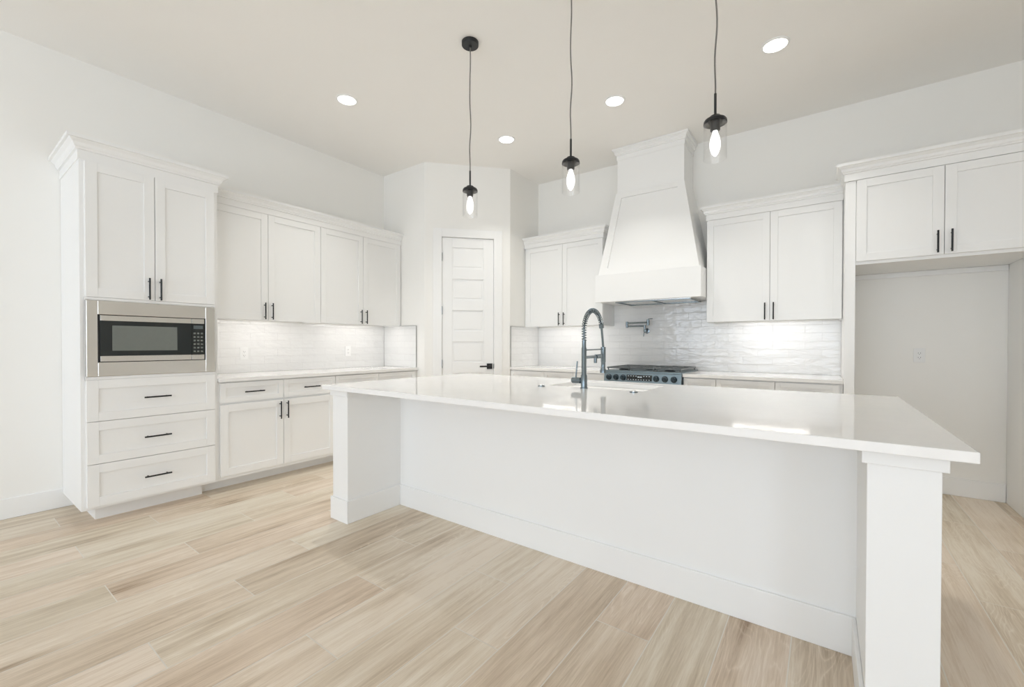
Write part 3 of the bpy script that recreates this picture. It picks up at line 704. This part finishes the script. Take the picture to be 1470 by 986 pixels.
def outlet(label, W, u, z, d0):
    r = thing('wall_outlet', label, 'outlet', Vector(W.p(u, d0, z)), 'white wall outlets')
    mb = MB(); W.box(mb, u-0.036, u+0.036, d0+0.0005, d0+0.006, z-0.058, z+0.058); mb.build('cover_plate', M['plate'], r, bevel=0.002)
    mb = MB(); W.box(mb, u-0.017, u+0.017, d0+0.006, d0+0.0085, z-0.034, z+0.034); rc = mb.build('receptacle', M['plate'], r, bevel=0.001)
    mb = MB()
    for dz in (-0.018, 0.018):
        for du in (-0.007, 0.007): W.box(mb, u+du-0.0012, u+du+0.0012, d0+0.0085, d0+0.0088, z+dz-0.004, z+dz+0.006)
        W.box(mb, u-0.002, u+0.002, d0+0.0085, d0+0.0088, z+dz-0.012, z+dz-0.008)
    mb.build('slots', M['slot'], rc)
outlet('white outlet on the bare wall of the refrigerator niche', RW, 5.106, 1.102, 0.0)
outlet('white outlet in the left backsplash, nearer the microwave cabinet', LW, -2.988, 1.095, 0.010)
outlet('white outlet in the left backsplash, nearer the pantry corner', LW, -1.886, 1.105, 0.010)

# ------------------------------------------------------------------ faucet and deck buttons
def faucet():
    fx, fyy = 3.27, -2.372; zt = 0.914
    r = thing('spring_faucet', 'steel pull-down faucet with a coiled spring neck beside the island sink', 'faucet', (fx, fyy, zt))
    MB().lathe((fx, fyy, zt), [(0.023, 0.0), (0.023, 0.005), (0.0195, 0.007), (0.0195, 0.080), (0.0155, 0.086), (0.0155, 0.250), (0.0130, 0.256), (0.0130, 0.298), (0.008, 0.300)], 28).build('body', M['dark_steel'], r, smooth=True)
    # neck path in the plane x = fx
    path = [(fyy, 1.212), (fyy, 1.26)]
    y1 = fyy+0.262; ym = (fyy+y1)/2; rad = (y1-fyy)/2
    for i in range(0, 41):
        a = math.pi - (math.pi*0.90)*i/40; path.append((ym+rad*math.cos(a), 1.272+rad*1.02*math.sin(a)))
    P = [Vector((fx, a, b)) for a, b in path]
    MB().tube(P, 0.006, 10).build('hose', M['dark_steel'], r, smooth=True)
    # coil around the hose
    seg = []; acc = [0]
    for a, b in zip(P, P[1:]): acc.append(acc[-1]+(b-a).length)
    Ltot = acc[-1]; turns = int(Ltot/0.0150); n = turns*12; pts = []
    for i in range(n+1):
        s = Ltot*i/n; k = max(j for j in range(len(acc)) if acc[j] <= s+1e-9); k = min(k, len(P)-2)
        f = (s-acc[k])/(acc[k+1]-acc[k]); c = P[k].lerp(P[k+1], f); t = (P[k+1]-P[k]).normalized(); nn = Vector((1, 0, 0)); bn = t.cross(nn)
        th = 2*math.pi*turns*i/n; pts.append(c + (nn*math.cos(th)+bn*math.sin(th))*0.0138)
    MB().tube(pts, 0.0028, 6).build('spring', M['dark_steel'], r, smooth=True)
    e = P[-1]; hx, hy = fx, fyy+0.287
    MB().tube([e+Vector((0, -0.004, 0.012)), e+Vector((0, 0.004, -0.016))], 0.0165, 14).build('spring_collar', M['dark_steel'], r, smooth=True)
    MB().tube([e, (fx, fyy+0.275, 1.22), (hx, hy, 1.165)], 0.0075, 12).build('spray_hose', M['dark_steel'], r, smooth=True)
    MB().lathe((hx, hy, 0), [(0.0165, 1.170), (0.0165, 1.070), (0.0145, 1.066), (0.0150, 1.03), (0.0215, 1.012), (0.0215, 0.995)], 24).build('spray_head', M['dark_steel'], r, smooth=True)
    mb = MB().tube([(fx, fyy+0.014, 1.152), (hx, hy-0.012, 1.155)], 0.0045, 10); mb.build('holder_arm', M['dark_steel'], r, smooth=True)
    mb = MB().tube([(fx, fyy+0.014, 1.106), (fx, fyy+0.17, 1.108)], 0.0095, 12); mb.tube([(fx, fyy+0.17, 1.108), (fx, fyy+0.235, 1.109)], 0.014, 14)
    mb.tube([(fx, fyy+0.165, 1.11), (fx, fyy+0.165, 1.066)], 0.0105, 12); mb.build('side_spout', M['dark_steel'], r, smooth=True)
    hb = MB().lathe((fx, fyy, 0.962), [(0.010, -0.016), (0.019, -0.024), (0.0195, -0.078), (0.016, -0.082)], 24, 'x').build('handle', M['dark_steel'], r, smooth=True)
    MB().tube([(fx-0.056, fyy, 0.978), (fx-0.046, fyy, 1.082)], 0.0045, 10).build('lever', M['dark_steel'], hb, smooth=True)
faucet()
def deck_button(name, label, cat, x, y):
    r = thing(name, label, cat, (x, y, 0.914))
    MB().lathe((x, y, 0.914), [(0.023, 0.0), (0.023, 0.005), (0.021, 0.006)], 24).build('collar', M['dark_steel'], r, smooth=True)
    MB().lathe((x, y, 0.920), [(0.013, 0.0), (0.013, 0.005), (0.011, 0.006)], 20).build('button', M['steel'], r, smooth=True)
deck_button('air_switch', 'small round metal button in the island top, left of the faucet', 'button', 2.989, -2.420)
deck_button('sink_hole_cover', 'small round metal cap in the island top, right of the faucet', 'cap', 3.602, -2.412)

# ------------------------------------------------------------------ pendants and recessed lights
def pendant():
    x, y = 2.471, -2.534
    r = thing('pendant_light', 'leftmost of the three clear glass pendants, its round black canopy in view', 'pendant lamp', (x, y, CEIL), 'pendants over the island')
    MB().lathe((x, y, CEIL-0.0005), [(0.058, 0.0), (0.058, -0.023), (0.056, -0.026), (0.010, -0.027), (0.008, -0.038), (0.004, -0.039)], 40).build('canopy', M['black'], r, smooth=True)
    pts = [(x+0.006*math.sin(i*0.55)*math.sin(math.pi*i/24), y+0.003*math.sin(i*0.8+1)*math.sin(math.pi*i/24), CEIL-0.03-(CEIL-0.03-2.39)*i/24) for i in range(25)]
    MB().tube(pts, 0.0038, 8).build('cord', M['cord'], r, smooth=True)
    MB().cyl((x, y, 0), 0.006, 2.300, 2.412, seg=12).build('stem', M['black'], r, smooth=True)
    cap = MB().lathe((x, y, 0), [(0.012, 2.308), (0.024, 2.304), (0.030, 2.294), (0.046, 2.288), (0.0515, 2.280), (0.0525, 2.268), (0.050, 2.268), (0.049, 2.276), (0.03, 2.284)], 36).build('cap', M['bronze'], r, smooth=True)
    MB().lathe((x, y, 0), [(0.022, 2.290), (0.022, 2.236), (0.018, 2.232)], 24).build('socket', M['bronze'], r, smooth=True)
    MB().lathe((x, y, 0), [(0.032, 2.279), (0.048, 2.272), (0.0522, 2.262), (0.0522, 2.098), (0.0507, 2.095), (0.0492, 2.098), (0.0492, 2.260), (0.0455, 2.268), (0.032, 2.275)], 40, cap=False).build('glass_shade', M['glass'], r, smooth=True)
    MB().lathe((x, y, 0), [(0.011, 2.234), (0.013, 2.222), (0.021, 2.198), (0.0245, 2.175), (0.023, 2.150), (0.015, 2.125), (0.005, 2.112)], 24).build('bulb', M['bulb'], r, smooth=True)
    for ch in r.children:
        if ch.name.split('.')[0] not in ('canopy', 'cord'): ch.location.z -= 0.016
    return r
p0 = pendant()
def copy_tree(o, parent=None):
    c = o.copy(); COL.objects.link(c); c.parent = parent
    for ch in list(o.children): copy_tree(ch, c)
    return c
for dx, lab in ((0.790, 'middle one of the three clear glass pendants over the island'), (1.573, 'rightmost of the three clear glass pendants, hanging largest in view')):
    c = copy_tree(p0); c.location = (2.471+dx, -2.534, CEIL); c['label'] = lab
def downlight():
    x, y = 1.143, -2.627
    r = thing('recessed_light', 'round recessed ceiling light nearest the left wall', 'ceiling light', (x, y, CEIL), 'recessed ceiling lights')
    MB().lathe((x, y, CEIL), [(0.072, -0.0002), (0.088, -0.0002), (0.087, -0.005), (0.074, -0.008), (0.072, -0.0002)], 40, cap=False).build('trim_ring', M['trim'], r, smooth=True)
    MB().lathe((x, y, CEIL), [(0.072, -0.0005), (0.072, -0.004), (0.06, -0.0055)], 40).build('lens', M['lamp'], r)
    sl = bpy.data.lights.new('downlight_lamp', 'AREA'); sl.shape = 'DISK'; sl.size = 0.13; sl.energy = DOWNLIGHT_POWER; sl.color = DOWNLIGHT_COLOR; sl.spread = math.radians(96)
    so = bpy.data.objects.new('downlight_lamp', sl); COL.objects.link(so); so.parent = r; so.location = (0, 0, -0.009)
    return r
d0 = downlight()
for x, y, lab in ((1.830, -1.254, 'round recessed ceiling light nearest the pantry door'), (3.002, -1.264, 'round recessed ceiling light in front of the hood chimney'), (4.186, -1.261, 'round recessed ceiling light at upper right, past the third pendant')):
    c = copy_tree(d0); c.location = (x, y, CEIL); c['label'] = lab
